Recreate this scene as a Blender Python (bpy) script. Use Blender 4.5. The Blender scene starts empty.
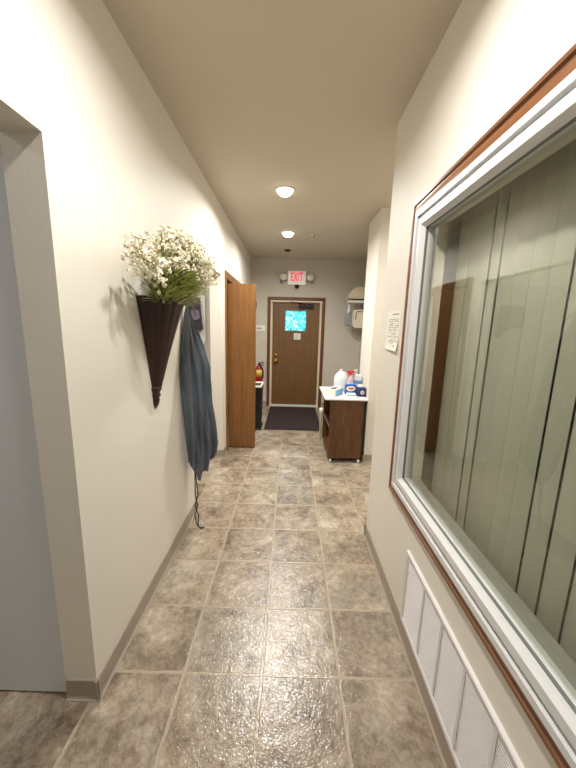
import bpy, bmesh, math, random
from mathutils import Vector, Matrix
random.seed(7)
sc = bpy.context.scene
C = sc.collection
# ------------------------------------------------------------------ camera
cam_d = bpy.data.cameras.new('camera'); cam = bpy.data.objects.new('camera', cam_d); C.objects.link(cam)
r = Vector((0.99962037, 0.00979612, 0.02575177)); u = Vector((-0.02708421, 0.17786089, 0.98368285)); f = Vector((-0.00505604, 0.98400688, -0.17805869))
cam.matrix_world = Matrix(((r.x, u.x, -f.x, 0), (r.y, u.y, -f.y, 0), (r.z, u.z, -f.z, 1.5573), (0, 0, 0, 1)))
cam_d.sensor_fit = 'VERTICAL'; cam_d.sensor_height = 36; cam_d.lens = 317.23 / 768 * 36
cam_d.clip_start = 0.02
sc.camera = cam
# ------------------------------------------------------------------ world, exposure
w = bpy.data.worlds.new('world'); sc.world = w; w.use_nodes = True
bg = w.node_tree.nodes['Background']; bg.inputs[0].default_value = (0.11, 0.50, 0.68, 1); bg.inputs[1].default_value = 10.0
sc.view_settings.view_transform = 'Standard'; sc.view_settings.look = 'None'
sc.view_settings.gamma = 1; sc.view_settings.use_curve_mapping = False
sc.view_settings.exposure = 0.03
# ------------------------------------------------------------------ lights (the recessed lamps and unseen fill lights for the side rooms)
LW, RW, H, FY = -0.768, 0.613, 2.785, 6.12
LAMPS = [(-0.09, 3.17, 36), (-0.076, 4.52, 26), (-0.06, 0.97, 24), (-0.06, -0.9, 5)]  # the last one is unseen, added behind the viewer to give light
def disk(name, loc, power, size, spread=130, col=(1, 0.965, 0.915), rot=(0, 0, 0)):
    l = bpy.data.lights.new(name, 'AREA'); l.shape = 'DISK'; l.size = size; l.energy = power; l.spread = math.radians(spread); l.color = col
    o = bpy.data.objects.new(name, l); o.location = loc; o.rotation_euler = rot; C.objects.link(o); return o
for x, y, pw in LAMPS:
    disk('recessed_lamp', (x, y, H - 0.056), pw, 0.14, 165)
disk('side_room_fill', (-2.0, 0.3, H - 0.02), 7, 0.3, 170, (0.93, 0.94, 1.0))  # added cool light for the left opening, without any visible fixture
disk('coat_room_fill', (-1.6, 2.9, H - 0.02), 16, 0.3, 170, (1, 0.95, 0.88))  # unseen fill light for the room behind the apron, no fixture
disk('side_hall_fill', (1.7, 2.85, H - 0.02), 14, 0.3, 170, (1, 0.95, 0.86))  # unseen fill light for the hall on the right, no fixture

# ------------------------------------------------------------------ materials
def srgb(c):
    return tuple(((v / 255) / 12.92 if v / 255 <= 0.04045 else ((v / 255 + 0.055) / 1.055) ** 2.4) for v in c) + (1,)
def mat(name, col, rough=0.5, metal=0, bump=0, bscale=60, coat=0, spec=0.5, var=0.0, vscale=8, trans=0, sss=0):
    m = bpy.data.materials.new(name); m.use_nodes = True
    nt = m.node_tree; b = nt.nodes['Principled BSDF']
    c = col if len(col) == 4 else srgb(col)
    b.inputs['Base Color'].default_value = c; b.inputs['Roughness'].default_value = rough; b.inputs['Metallic'].default_value = metal
    b.inputs['Coat Weight'].default_value = coat; b.inputs['Specular IOR Level'].default_value = spec
    b.inputs['Transmission Weight'].default_value = trans
    if sss: b.inputs['Subsurface Weight'].default_value = sss; b.inputs['Subsurface Radius'].default_value = (.02, .02, .02)
    tc = nt.nodes.new('ShaderNodeTexCoord')
    n = nt.nodes.new('ShaderNodeTexNoise'); n.inputs['Scale'].default_value = vscale; n.inputs['Detail'].default_value = 4
    nt.links.new(tc.outputs['Object'], n.inputs['Vector'])
    mx = nt.nodes.new('ShaderNodeMix'); mx.data_type = 'RGBA'
    mx.inputs[6].default_value = tuple(v * (1 - var) for v in c[:3]) + (1,); mx.inputs[7].default_value = tuple(min(1, v * (1 + var)) for v in c[:3]) + (1,)
    nt.links.new(n.outputs['Fac'], mx.inputs[0]); nt.links.new(mx.outputs[2], b.inputs['Base Color'])
    if bump:
        n2 = nt.nodes.new('ShaderNodeTexNoise'); n2.inputs['Scale'].default_value = bscale; n2.inputs['Detail'].default_value = 3
        nt.links.new(tc.outputs['Object'], n2.inputs['Vector'])
        bp = nt.nodes.new('ShaderNodeBump'); bp.inputs['Strength'].default_value = bump; bp.inputs['Distance'].default_value = 0.01
        nt.links.new(n2.outputs['Fac'], bp.inputs['Height']); nt.links.new(bp.outputs['Normal'], b.inputs['Normal'])
    return m
def emit(name, col, s):
    m = bpy.data.materials.new(name); m.use_nodes = True; b = m.node_tree.nodes['Principled BSDF']
    b.inputs['Base Color'].default_value = srgb(col); b.inputs['Emission Color'].default_value = srgb(col); b.inputs['Emission Strength'].default_value = s
    return m
def wood(name, dark, light, rough=0.4, scale=(38, 38, 1.6), coat=0.15):
    m = bpy.data.materials.new(name); m.use_nodes = True; nt = m.node_tree; b = nt.nodes['Principled BSDF']
    tc = nt.nodes.new('ShaderNodeTexCoord'); mp = nt.nodes.new('ShaderNodeMapping'); mp.inputs['Scale'].default_value = scale
    nt.links.new(tc.outputs['Object'], mp.inputs['Vector'])
    n = nt.nodes.new('ShaderNodeTexNoise'); n.inputs['Scale'].default_value = 1.0; n.inputs['Detail'].default_value = 6; n.inputs['Roughness'].default_value = 0.65; n.inputs['Distortion'].default_value = 0.6
    nt.links.new(mp.outputs['Vector'], n.inputs['Vector'])
    mp2 = nt.nodes.new('ShaderNodeMapping'); mp2.inputs['Scale'].default_value = tuple(s * 5 for s in scale[:2]) + (scale[2] * 3,)
    nt.links.new(tc.outputs['Object'], mp2.inputs['Vector'])
    n3 = nt.nodes.new('ShaderNodeTexNoise'); n3.inputs['Scale'].default_value = 1.0; n3.inputs['Detail'].default_value = 3
    nt.links.new(mp2.outputs['Vector'], n3.inputs['Vector'])
    ad = nt.nodes.new('ShaderNodeMath'); ad.operation = 'MULTIPLY_ADD'; ad.inputs[1].default_value = 0.35; nt.links.new(n3.outputs['Fac'], ad.inputs[0])
    ml = nt.nodes.new('ShaderNodeMath'); ml.operation = 'MULTIPLY'; ml.inputs[1].default_value = 0.65; nt.links.new(n.outputs['Fac'], ml.inputs[0]); nt.links.new(ml.outputs[0], ad.inputs[2])
    cr = nt.nodes.new('ShaderNodeValToRGB'); cr.color_ramp.elements[0].position = 0.33; cr.color_ramp.elements[0].color = srgb(dark)
    cr.color_ramp.elements[1].position = 0.66; cr.color_ramp.elements[1].color = srgb(light)
    nt.links.new(ad.outputs[0], cr.inputs[0]); nt.links.new(cr.outputs[0], b.inputs['Base Color'])
    b.inputs['Roughness'].default_value = rough; b.inputs['Coat Weight'].default_value = coat; b.inputs['Coat Roughness'].default_value = 0.25
    return m
def glass(name, tint, refl_scale=1.0):
    m = bpy.data.materials.new(name); m.use_nodes = True; nt = m.node_tree; nt.nodes.remove(nt.nodes['Principled BSDF'])
    t = nt.nodes.new('ShaderNodeBsdfTransparent'); t.inputs[0].default_value = tint
    g = nt.nodes.new('ShaderNodeBsdfGlossy'); g.inputs['Roughness'].default_value = 0.0; g.inputs[0].default_value = (refl_scale, refl_scale, refl_scale, 1)
    lw = nt.nodes.new('ShaderNodeLayerWeight'); lw.inputs['Blend'].default_value = 0.5          # Schlick's Fresnel, the same for both faces of the pane
    pw = nt.nodes.new('ShaderNodeMath'); pw.operation = 'POWER'; pw.inputs[1].default_value = 5; nt.links.new(lw.outputs['Facing'], pw.inputs[0])
    fr = nt.nodes.new('ShaderNodeMath'); fr.operation = 'MULTIPLY_ADD'; fr.inputs[1].default_value = 0.95; fr.inputs[2].default_value = 0.045; nt.links.new(pw.outputs[0], fr.inputs[0])
    mx = nt.nodes.new('ShaderNodeMixShader'); nt.links.new(fr.outputs[0], mx.inputs[0]); nt.links.new(t.outputs[0], mx.inputs[1]); nt.links.new(g.outputs[0], mx.inputs[2])
    nt.links.new(mx.outputs[0], nt.nodes['Material Output'].inputs['Surface'])
    return m

TT, OX, OY = 0.35052, -0.44146, 1.17853
def floor_mat():
    m = bpy.data.materials.new('vinyl_tile_floor'); m.use_nodes = True; nt = m.node_tree; b = nt.nodes['Principled BSDF']; L = nt.links.new
    tc = nt.nodes.new('ShaderNodeTexCoord'); sp = nt.nodes.new('ShaderNodeSeparateXYZ'); L(tc.outputs['Object'], sp.inputs[0])
    def M(op, a, c=None, d=None):
        n = nt.nodes.new('ShaderNodeMath'); n.operation = op
        for i, v in enumerate((a, c, d)):
            if v is None: continue
            if isinstance(v, (int, float)): n.inputs[i].default_value = v
            else: L(v, n.inputs[i])
        return n.outputs[0]
    def noise(scale, detail, rough, dist=0, vec=None):
        n = nt.nodes.new('ShaderNodeTexNoise'); n.inputs['Scale'].default_value = scale; n.inputs['Detail'].default_value = detail; n.inputs['Roughness'].default_value = rough; n.inputs['Distortion'].default_value = dist
        L(vec if vec else tc.outputs['Object'], n.inputs['Vector']); return n
    wob = noise(9, 2, 0.5)
    wo = M('MULTIPLY', M('SUBTRACT', wob.outputs['Fac'], 0.5), 0.012)
    ux = M('DIVIDE', M('ADD', M('SUBTRACT', sp.outputs[0], OX), wo), TT); uy = M('DIVIDE', M('ADD', M('SUBTRACT', sp.outputs[1], OY), wo), TT)
    ex = M('ABSOLUTE', M('SUBTRACT', M('FRACT', M('ADD', ux, 0.5)), 0.5)); ey = M('ABSOLUTE', M('SUBTRACT', M('FRACT', M('ADD', uy, 0.5)), 0.5))
    e = M('MINIMUM', ex, ey)                                   # 0 on the joint, in tile units
    mr = nt.nodes.new('ShaderNodeMapRange'); mr.interpolation_type = 'SMOOTHSTEP'; mr.inputs[1].default_value = 0.013; mr.inputs[2].default_value = 0.024
    mr.inputs[3].default_value = 1; mr.inputs[4].default_value = 0; L(e, mr.inputs[0]); grout = mr.outputs[0]
    mr2 = nt.nodes.new('ShaderNodeMapRange'); mr2.interpolation_type = 'SMOOTHSTEP'; mr2.inputs[1].default_value = 0.0; mr2.inputs[2].default_value = 0.006
    mr2.inputs[3].default_value = 1; mr2.inputs[4].default_value = 0; L(e, mr2.inputs[0]); seam = mr2.outputs[0]
    # per-tile shift of the stone pattern
    cell = nt.nodes.new('ShaderNodeCombineXYZ'); L(M('FLOOR', ux), cell.inputs[0]); L(M('FLOOR', uy), cell.inputs[1])
    wn1 = nt.nodes.new('ShaderNodeTexWhiteNoise'); L(cell.outputs[0], wn1.inputs['Vector'])
    wn = nt.nodes.new('ShaderNodeTexWhiteNoise'); L(cell.outputs[0], wn.inputs['Vector'])
    vm = nt.nodes.new('ShaderNodeVectorMath'); vm.operation = 'MULTIPLY_ADD'; vm.inputs[1].default_value = (7, 7, 7); L(wn.outputs['Color'], vm.inputs[0]); L(tc.outputs['Object'], vm.inputs[2])
    V = vm.outputs[0]
    big = noise(5.5, 7, 0.62, 0.6, V); fine = noise(32, 6, 0.72, 0.5, V); hue = noise(4.2, 3, 0.5, 0.4, V)
    cr = nt.nodes.new('ShaderNodeValToRGB'); els = cr.color_ramp.elements
    els[0].position = 0.34; els[0].color = srgb((91, 78, 65)); els[1].position = 0.68; els[1].color = srgb((210, 202, 186))
    e1 = els.new(0.45); e1.color = srgb((137, 121, 102)); e2 = els.new(0.55); e2.color = srgb((172, 157, 137))
    patch = noise(3.6, 3, 0.5, 0.8, V)
    mixf = M('ADD', M('ADD', M('MULTIPLY', big.outputs['Fac'], 0.42), M('MULTIPLY', fine.outputs['Fac'], 0.38)), M('ADD', M('MULTIPLY', patch.outputs['Fac'], 0.24), M('MULTIPLY', wn1.outputs['Value'], 0.05)))
    mixf = M('SUBTRACT', mixf, 0.045)
    L(mixf, cr.inputs[0])
    gr = nt.nodes.new('ShaderNodeMix'); gr.data_type = 'RGBA'; gr.blend_type = 'MULTIPLY'; gr.inputs[7].default_value = (0.92, 0.97, 1.0, 1)
    hr = nt.nodes.new('ShaderNodeMapRange'); hr.inputs[1].default_value = 0.45; hr.inputs[2].default_value = 0.62; L(hue.outputs['Fac'], hr.inputs[0])
    L(hr.outputs[0], gr.inputs[0]); L(cr.outputs[0], gr.inputs[6])
    g2 = nt.nodes.new('ShaderNodeMix'); g2.data_type = 'RGBA'; L(grout, g2.inputs[0]); L(gr.outputs[2], g2.inputs[6]); g2.inputs[7].default_value = srgb((175, 160, 138))
    g3 = nt.nodes.new('ShaderNodeMix'); g3.data_type = 'RGBA'; L(M('MULTIPLY', seam, 0.35), g3.inputs[0]); L(g2.outputs[2], g3.inputs[6]); g3.inputs[7].default_value = srgb((120, 106, 88))
    L(g3.outputs[2], b.inputs['Base Color'])
    emb = noise(90, 2, 0.5, 0.8); emb2 = noise(20, 3, 0.5, 0.3)
    hgt = M('ADD', M('MULTIPLY', emb.outputs['Fac'], 0.5), M('ADD', M('MULTIPLY', emb2.outputs['Fac'], 0.8), M('MULTIPLY', grout, -0.4)))
    bp = nt.nodes.new('ShaderNodeBump'); bp.inputs['Strength'].default_value = 0.45; bp.inputs['Distance'].default_value = 0.007; L(hgt, bp.inputs['Height']); L(bp.outputs[0], b.inputs['Normal'])
    b.inputs['Roughness'].default_value = 0.22; b.inputs['Specular IOR Level'].default_value = 0.75
    return m

WALL = mat('cream_wall_paint', (230, 225, 214), 0.55, bump=0.05, bscale=180, var=0.015, vscale=2, spec=0.3)
CEIL = mat('ceiling_paint', (206, 196, 178), 0.8, bump=0.05, bscale=150, var=0.015, vscale=1.5, spec=0.2)  # wall paint made darker: its dim indirect light is put into the colour
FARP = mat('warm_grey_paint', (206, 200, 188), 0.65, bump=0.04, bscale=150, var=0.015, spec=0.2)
FLOOR = floor_mat()
COVE = mat('taupe_cove_base', (164, 151, 136), 0.42, var=0.04, vscale=20)
OAK = wood('oak_bifold', (106, 68, 28), (144, 98, 50), 0.38)
DOORW = wood('brown_door_wood', (98, 68, 36), (130, 94, 54), 0.42)
CASING = wood('dark_casing_wood', (84, 48, 28), (120, 74, 44), 0.38)
MAPLE = wood('orange_casing_wood', (100, 58, 32), (146, 98, 62), 0.35, (40, 1.6, 40))
WALNUT = wood('walnut_laminate', (60, 37, 16), (108, 70, 36), 0.35, (16, 16, 2.2))
MAHOG = wood('mahogany', (24, 7, 4), (58, 19, 12), 0.4, (60, 60, 5), 0.1)
CREAM = mat('cream_enamel', (226, 212, 186), 0.4, var=0.02)
WHITE = mat('white_vinyl', (216, 216, 216), 0.3, var=0.01)
GRILLE = mat('white_enamel_grille', (224, 220, 218), 0.4, var=0.01)
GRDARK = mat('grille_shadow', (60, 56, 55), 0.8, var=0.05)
LAMW = mat('white_laminate', (240, 236, 226), 0.3, var=0.01)
BLACKM = mat('black_plastic', (22, 22, 24), 0.45, var=0.1)
DARKM = mat('dark_bronze', (40, 30, 28), 0.4, 0.4, var=0.1)
CHROME = mat('chrome', (200, 200, 200), 0.2, 1.0, var=0.02)
BRASS = mat('brass', (206, 164, 84), 0.25, 1.0, var=0.05)
BLIND = mat('blind_vinyl', (172, 172, 158), 0.55, var=0.02, vscale=3, bump=0.03, bscale=200)
APRON = mat('blue_grey_cloth', (98, 106, 116), 0.48, var=0.12, vscale=10, bump=0.12, bscale=300)
STRING = mat('dark_tie_cloth', (60, 62, 64), 0.8, var=0.1)
STEM = mat('green_stem', (140, 140, 78), 0.6, var=0.3, vscale=14)
LEAF = mat('olive_leaf', (186, 190, 122), 0.5, var=0.35, vscale=10)
LEAF2 = mat('dark_olive_leaf', (116, 128, 62), 0.5, var=0.3, vscale=10)
BLOOM = mat('ivory_blossom', (250, 244, 222), 0.6, var=0.05, vscale=40)
DRIED = mat('tan_bud', (206, 186, 140), 0.7, var=0.15, vscale=40)
MATF = mat('charcoal_carpet_mat', (62, 52, 52), 0.95, bump=0.5, bscale=300, var=0.15, vscale=60, spec=0.1)
RED = mat('extinguisher_red', (176, 20, 26), 0.3, var=0.03)
YEL = mat('yellow_label', (232, 204, 90), 0.5, var=0.05)
PAPER = mat('white_paper', (240, 236, 224), 0.7, var=0.02)
INK = mat('black_ink', (60, 58, 58), 0.7, var=0.2)
BEIGE = mat('beige_plastic', (206, 194, 168), 0.5, var=0.02)
GREYP = mat('grey_plastic', (150, 152, 156), 0.35, var=0.05)
JUG = mat('milky_plastic', (232, 236, 242), 0.3, var=0.01, sss=0.3)
BLUE = mat('blue_card', (48, 96, 178), 0.45, var=0.05)
NAVY = mat('navy_card', (32, 46, 104), 0.45, var=0.05)
CYAN = mat('light_blue_card', (110, 178, 214), 0.5, var=0.1, vscale=25)
REDP = mat('red_plastic', (214, 60, 60), 0.35, var=0.03)
ORANGE = mat('orange_print', (232, 120, 60), 0.5, var=0.05)
CLEAR = mat('clear_plastic', (206, 190, 192), 0.15, var=0.05)
DOORG = mat('grey_door_paint', (190, 188, 182), 0.45, var=0.02)
DOORB = mat('white_door_paint', (214, 216, 220), 0.45, var=0.01)
PURPLE = mat('dark_purple_cloth', (48, 34, 48), 0.8, var=0.2, bump=0.2, bscale=200)
MAUVE = mat('mauve_cloth', (104, 92, 104), 0.8, var=0.1)
LENS = emit('lamp_lens', (255, 246, 228), 9.0)
EXITR = emit('exit_letters', (224, 16, 72), 0.9)
EXITW = emit('exit_panel', (236, 226, 214), 0.25)
LEAFOUT = mat('outdoor_foliage', (150, 186, 176), 0.7, var=0.25, vscale=6)
GLASS = glass('window_glass', (0.94, 0.95, 0.92, 1))
DGLASS = glass('door_glass', (0.9, 0.97, 0.98, 1))

# ------------------------------------------------------------------ mesh helpers
def box(bm, x0, x1, y0, y1, z0, z1):
    vs = [bm.verts.new((x, y, z)) for z in (z0, z1) for y in (y0, y1) for x in (x0, x1)]
    for a in ((0, 2, 3, 1), (4, 5, 7, 6), (0, 1, 5, 4), (2, 6, 7, 3), (0, 4, 6, 2), (1, 3, 7, 5)): bm.faces.new([vs[i] for i in a])
    return vs
def rbox(bm, x0, x1, y0, y1, z0, z1, rad=0.004, seg=2):
    t = bmesh.new(); box(t, x0, x1, y0, y1, z0, z1)
    bmesh.ops.bevel(t, geom=t.edges[:], offset=rad, segments=seg, affect='EDGES', profile=0.5)
    merge(bm, t)
def merge(bm, t, mtx=None):
    if mtx: bmesh.ops.transform(t, matrix=mtx, verts=t.verts[:])
    d = {}
    for v in t.verts: d[v] = bm.verts.new(v.co)
    for fc in t.faces:
        try: bm.faces.new([d[v] for v in fc.verts])
        except ValueError: pass
    t.free()
def lathe(bm, prof, center=(0, 0, 0), seg=24, a0=0.0, a1=2 * math.pi, sx=1, sy=1, axis='Z'):
    full = abs(a1 - a0 - 2 * math.pi) < 1e-6; n = seg if full else seg + 1
    rings = []
    for rr, z in prof:
        ring = []
        for i in range(n):
            a = a0 + (a1 - a0) * i / seg
            p = Vector((rr * math.cos(a) * sx, rr * math.sin(a) * sy, z))
            if axis == 'X': p = Vector((p.z, p.x, p.y))
            if axis == 'Y': p = Vector((p.x, p.z, p.y))
            ring.append(bm.verts.new(p + Vector(center)))
        rings.append(ring)
    for k in range(len(rings) - 1):
        for i in range(seg):
            j = (i + 1) % n
            bm.faces.new((rings[k][i], rings[k][j], rings[k + 1][j], rings[k + 1][i]))
    for ring in (rings[0], rings[-1]):
        try: bm.faces.new(ring)
        except ValueError: pass
def tube(bm, pts, rad, seg=8):
    pts = [Vector(p) for p in pts]; rings = []
    for i, p in enumerate(pts):
        d = (pts[min(i + 1, len(pts) - 1)] - pts[max(i - 1, 0)]).normalized()
        a = d.cross(Vector((0, 0, 1)) if abs(d.z) < 0.95 else Vector((1, 0, 0))).normalized(); b = d.cross(a)
        rr = rad[i] if isinstance(rad, (list, tuple)) else rad
        rings.append([bm.verts.new(p + a * rr * math.cos(2 * math.pi * k / seg) + b * rr * math.sin(2 * math.pi * k / seg)) for k in range(seg)])
    for k in range(len(rings) - 1):
        for i in range(seg):
            j = (i + 1) % seg; bm.faces.new((rings[k][i], rings[k][j], rings[k + 1][j], rings[k + 1][i]))
    bm.faces.new(rings[0]); bm.faces.new(rings[-1])
def prism(bm, poly, d0, d1, mp):
    """poly of 2D points extruded between d0 and d1; mp(a, b, d) -> xyz"""
    A = [bm.verts.new(mp(a, b, d0)) for a, b in poly]; B = [bm.verts.new(mp(a, b, d1)) for a, b in poly]
    n = len(poly); bm.faces.new(A); bm.faces.new(B[::-1])
    for i in range(n): bm.faces.new((A[i], B[i], B[(i + 1) % n], A[(i + 1) % n]))
def sweep_frame(bm, a0, a1, b0, b1, prof, mp, open_bottom=False):
    """a mitred frame: prof = (distance in from the outer edge, height off the wall); mp(a, b, h) -> xyz"""
    rows = []
    for d, h in prof:
        lo = b0 if open_bottom else b0 + d
        rows.append([bm.verts.new(mp(*q, h)) for q in ((a0 + d, lo), (a0 + d, b1 - d), (a1 - d, b1 - d), (a1 - d, lo))])
    n = len(prof)
    for k in range(n):
        p, q = rows[k], rows[(k + 1) % n]
        for i in range(3 if open_bottom else 4):
            j = (i + 1) % 4; bm.faces.new((p[i], p[j], q[j], q[i]))
    if open_bottom:
        bm.faces.new([rw[0] for rw in rows]); bm.faces.new([rw[3] for rw in rows])
def obj(name, bm, m, parent=None, smooth=False, label=None):
    bmesh.ops.recalc_face_normals(bm, faces=bm.faces[:])
    me = bpy.data.meshes.new(name); bm.to_mesh(me); bm.free(); me.materials.append(m)
    if smooth:
        for p in me.polygons: p.use_smooth = True
    o = bpy.data.objects.new(name, me); C.objects.link(o)
    if parent:
        o.parent = parent; bpy.context.view_layer.update(); o.matrix_parent_inverse = parent.matrix_world.inverted()
    if label: o['label'] = label
    return o
def autosmooth(o, ang=40):
    me = o.data; me.polygons.foreach_set('use_smooth', [True] * len(me.polygons))
    me.set_sharp_from_angle(angle=math.radians(ang)); return o
def tag(o, label, cat, group=None):
    o['label'] = label; o['category'] = cat
    if group: o['group'] = group
    return o
def thing(name, loc, label, cat, group=None):
    o = bpy.data.objects.new(name, None); o.location = loc; o.empty_display_size = 0.1; C.objects.link(o); bpy.context.view_layer.update()
    return tag(o, label, cat, group)
def struct(name, bm, m, label, cat):
    o = obj(name, bm, m); o['kind'] = 'structure'; return tag(o, label, cat)
def struct_root(name, loc, label, cat):
    o = thing(name, loc, label, cat); o['kind'] = 'structure'; return o
def bx(*a):
    bm = bmesh.new(); box(bm, *a); return bm
def rb(*a, **k):
    bm = bmesh.new(); rbox(bm, *a, **k); return bm

# ------------------------------------------------------------------ the shell
XL, XR, YB, YF = -2.7, 2.5, -2.6, FY + 0.15
struct('floor', bx(XL, XR, YB - .2, YF, -0.1, 0), FLOOR, 'mottled beige and grey vinyl floor printed with square tiles', 'floor')
struct('ceiling', bx(XL, XR, YB - .2, YF, H, H + 0.12), CEIL, 'plain beige ceiling with recessed lamps over the corridor', 'ceiling')
T1 = 0.13
bm = bmesh.new()
for y0, y1, z0 in ((YB, -0.35, 0), (-0.35, 1.07, 2.117), (1.07, 2.44, 0), (2.44, 3.56, 2.09), (3.56, 3.82, 0), (3.82, 4.98, 2.10), (4.98, FY, 0)):
    box(bm, LW - T1, LW, y0, y1, z0, H)
struct('wall_left', bm, WALL, 'long cream left corridor wall with a wall vase and an open doorway', 'wall')
WT = 0.11
bm = bmesh.new()
WY0, WY1, WZ0, WZ1 = -0.55, 1.735, 0.640, 2.180          # outer edge of the wooden casing
hy0, hy1, hz0, hz1 = WY0 + .135, WY1 - .135, WZ0 + .105, WZ1 - .125   # hole in the wall
for y0, y1, z0, z1 in ((YB, hy0, 0, H), (hy1, 2.185, 0, H), (hy0, hy1, 0, hz0), (hy0, hy1, hz1, H)):
    box(bm, RW, RW + WT, y0, y1, z0, z1)
box(bm, RW + WT, XR, 2.06, 2.185, 0, H)                    # its return along the side hall
struct('wall_right', bm, WALL, 'cream right corridor wall with a large white framed window in it', 'wall')
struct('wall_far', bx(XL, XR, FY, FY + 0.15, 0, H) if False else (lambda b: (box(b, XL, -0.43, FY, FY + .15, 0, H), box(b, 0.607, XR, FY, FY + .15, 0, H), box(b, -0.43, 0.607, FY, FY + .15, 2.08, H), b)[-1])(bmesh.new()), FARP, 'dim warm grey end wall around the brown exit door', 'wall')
struct('wall_nook', bx(0.897, XR, 3.54, 4.06, 0, H), WALL, 'cream wall stub standing behind and right of the cart', 'wall')
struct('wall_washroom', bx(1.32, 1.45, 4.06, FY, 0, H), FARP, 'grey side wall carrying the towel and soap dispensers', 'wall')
struct('wall_back', bx(XL, XR, YB - .2, YB, 0, H), WALL, 'cream wall closing the corridor behind the viewer', 'wall')
struct('wall_side_west', bx(XL - .1, XL, YB - .2, YF, 0, H), WALL, 'outer cream wall of the rooms left of the corridor', 'wall')
struct('wall_side_east', bx(XR, XR + .1, YB - .2, YF, 0, H), WALL, 'outer cream wall of the rooms right of the corridor', 'wall')
bm = bmesh.new(); box(bm, XL, LW - T1, 1.75, 1.87, 0, H); box(bm, XL, LW - T1, 3.66, 3.76, 0, H); box(bm, XL, LW - T1, -.6, -.5, 0, H); box(bm, -1.45, -1.38, 3.76, FY, 0, H)
struct('wall_partition', bm, WALL, 'cream partition walls between the side rooms left of the corridor', 'wall')
# cove base
CH, CT = 0.098, 0.007
def cove(bm, p, q, nx, ny):
    """vinyl base from p to q on a wall whose room side faces (nx, ny), with a curved toe"""
    prof = [(0, 0), (0.016, 0), (0.016, 0.004), (0.010, 0.008), (CT, 0.018), (CT, CH - .004), (CT - .003, CH), (0, CH)]
    A = [bm.verts.new((p[0] + nx * d, p[1] + ny * d, z)) for d, z in prof]; B = [bm.verts.new((q[0] + nx * d, q[1] + ny * d, z)) for d, z in prof]
    n = len(prof); bm.faces.new(A); bm.faces.new(B[::-1])
    for i in range(n): bm.faces.new((A[i], A[(i + 1) % n], B[(i + 1) % n], B[i]))
bm = bmesh.new(); cove(bm, (LW, 1.056), (LW, 2.45), 1, 0); cove(bm, (LW - T1 + .005, 1.07), (LW + .014, 1.07), 0, -1)
cove(bm, (LW, 3.55), (LW, 3.735), 1, 0); cove(bm, (LW - T1, 3.56), (LW + .014, 3.56), 0, -1); cove(bm, (LW - T1, 2.44), (LW + .014, 2.44), 0, 1)
cove(bm, (LW, 5.07), (LW, FY), 1, 0); cove(bm, (LW, YB), (LW, -.35), 1, 0)
struct('baseboard_left', bm, COVE, 'taupe vinyl cove base along the left wall', 'baseboard')
bm = bmesh.new(); cove(bm, (RW, YB), (RW, 2.2), -1, 0); cove(bm, (RW - .014, 2.185), (XR, 2.185), 0, 1)
struct('baseboard_right', bm, COVE, 'taupe vinyl cove base under the window wall', 'baseboard')
bm = bmesh.new(); cove(bm, (0.897 - .014, 3.54), (XR, 3.54), 0, -1); cove(bm, (0.897, 3.53), (0.897, 4.07), -1, 0); cove(bm, (.883, 4.06), (1.32, 4.06), 0, 1)
struct('baseboard_nook', bm, COVE, 'taupe vinyl cove base around the wall stub behind the cart', 'baseboard')
bm = bmesh.new(); cove(bm, (LW, FY), (-0.45, FY), 0, -1); cove(bm, (0.628, FY), (1.32, FY), 0, -1)
struct('baseboard_far', bm, COVE, 'taupe vinyl cove base on the end wall beside the exit door', 'baseboard')

# ------------------------------------------------------------------ window in the right wall
win = struct_root('window_1', (RW, 0.6, WZ0), 'large wood cased white vinyl window in the right wall with blinds behind', 'window')
mpR = lambda a, b, h: (RW - h, a, b)
bm = bmesh.new()
sweep_frame(bm, WY0, WY1, WZ0, WZ1, [(0, -.001), (0, .011), (.006, .017), (.018, .017), (.024, .010), (.030, .010), (.036, .015), (.058, .019), (.068, .019), (.068, -.001)], mpR)
obj('casing', bm, MAPLE, win, label='orange brown wooden casing')
bm = bmesh.new()
sweep_frame(bm, WY0 + .068, WY1 - .068, WZ0 + .055, WZ1 - .068, [(0, -.03), (0, .024), (.022, .024), (.024, .006), (.034, .006), (.036, -.03)], mpR)
obj('frame', bm, WHITE, win)
bm = bmesh.new()
sweep_frame(bm, WY0 + .104, WY1 - .104, WZ0 + .090, WZ1 - .102, [(0, -.04), (0, .016), (.006, .020), (.034, .020), (.044, .008), (.050, .002), (.050, -.04)], mpR)
obj('sash', bm, WHITE, win)
obj('pane', bx(RW + .020, RW + .024, WY0 + .15, WY1 - .15, WZ0 + .136, WZ1 - .148), GLASS, win)
bm = bmesh.new()
box(bm, RW + .04, RW + WT - .012, hy0, hy1, hz0, hz0 + .026); 
obj('sill', bm, mat('grey_sill', (150, 150, 144), .45, var=.02), win, label='grey inner sill')
bm = bmesh.new(); sweep_frame(bm, WY0 + .1535, WY1 - .1535, WZ0 + .1395, WZ1 - .1515, [(0, -.010), (0, .0005), (.003, -.001), (.003, -.010)], mpR); obj('gasket', bm, mat('grey_gasket', (112, 116, 112), .6, var=.05), win)
BX = 0.785
bl = thing('vertical_blind', (BX, 0.6, .35), 'pale grey green vertical blind closed behind the window glass', 'blind')
obj('head_rail', rb(BX - .02, BX + .022, hy0 - .1, 1.61, 2.33, 2.37), WHITE, bl)
edges = [1.600, 1.51, 1.425, 1.342, 1.272, 1.190, 1.108, 1.026, 0.941, 0.853, 0.766, 0.680, 0.593]
while edges[-1] > hy0 - .05: edges.append(edges[-1] - 0.087)
gapped = {3, 4, 8, 9, 10, 11, 12, 13, 14, 15}
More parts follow.
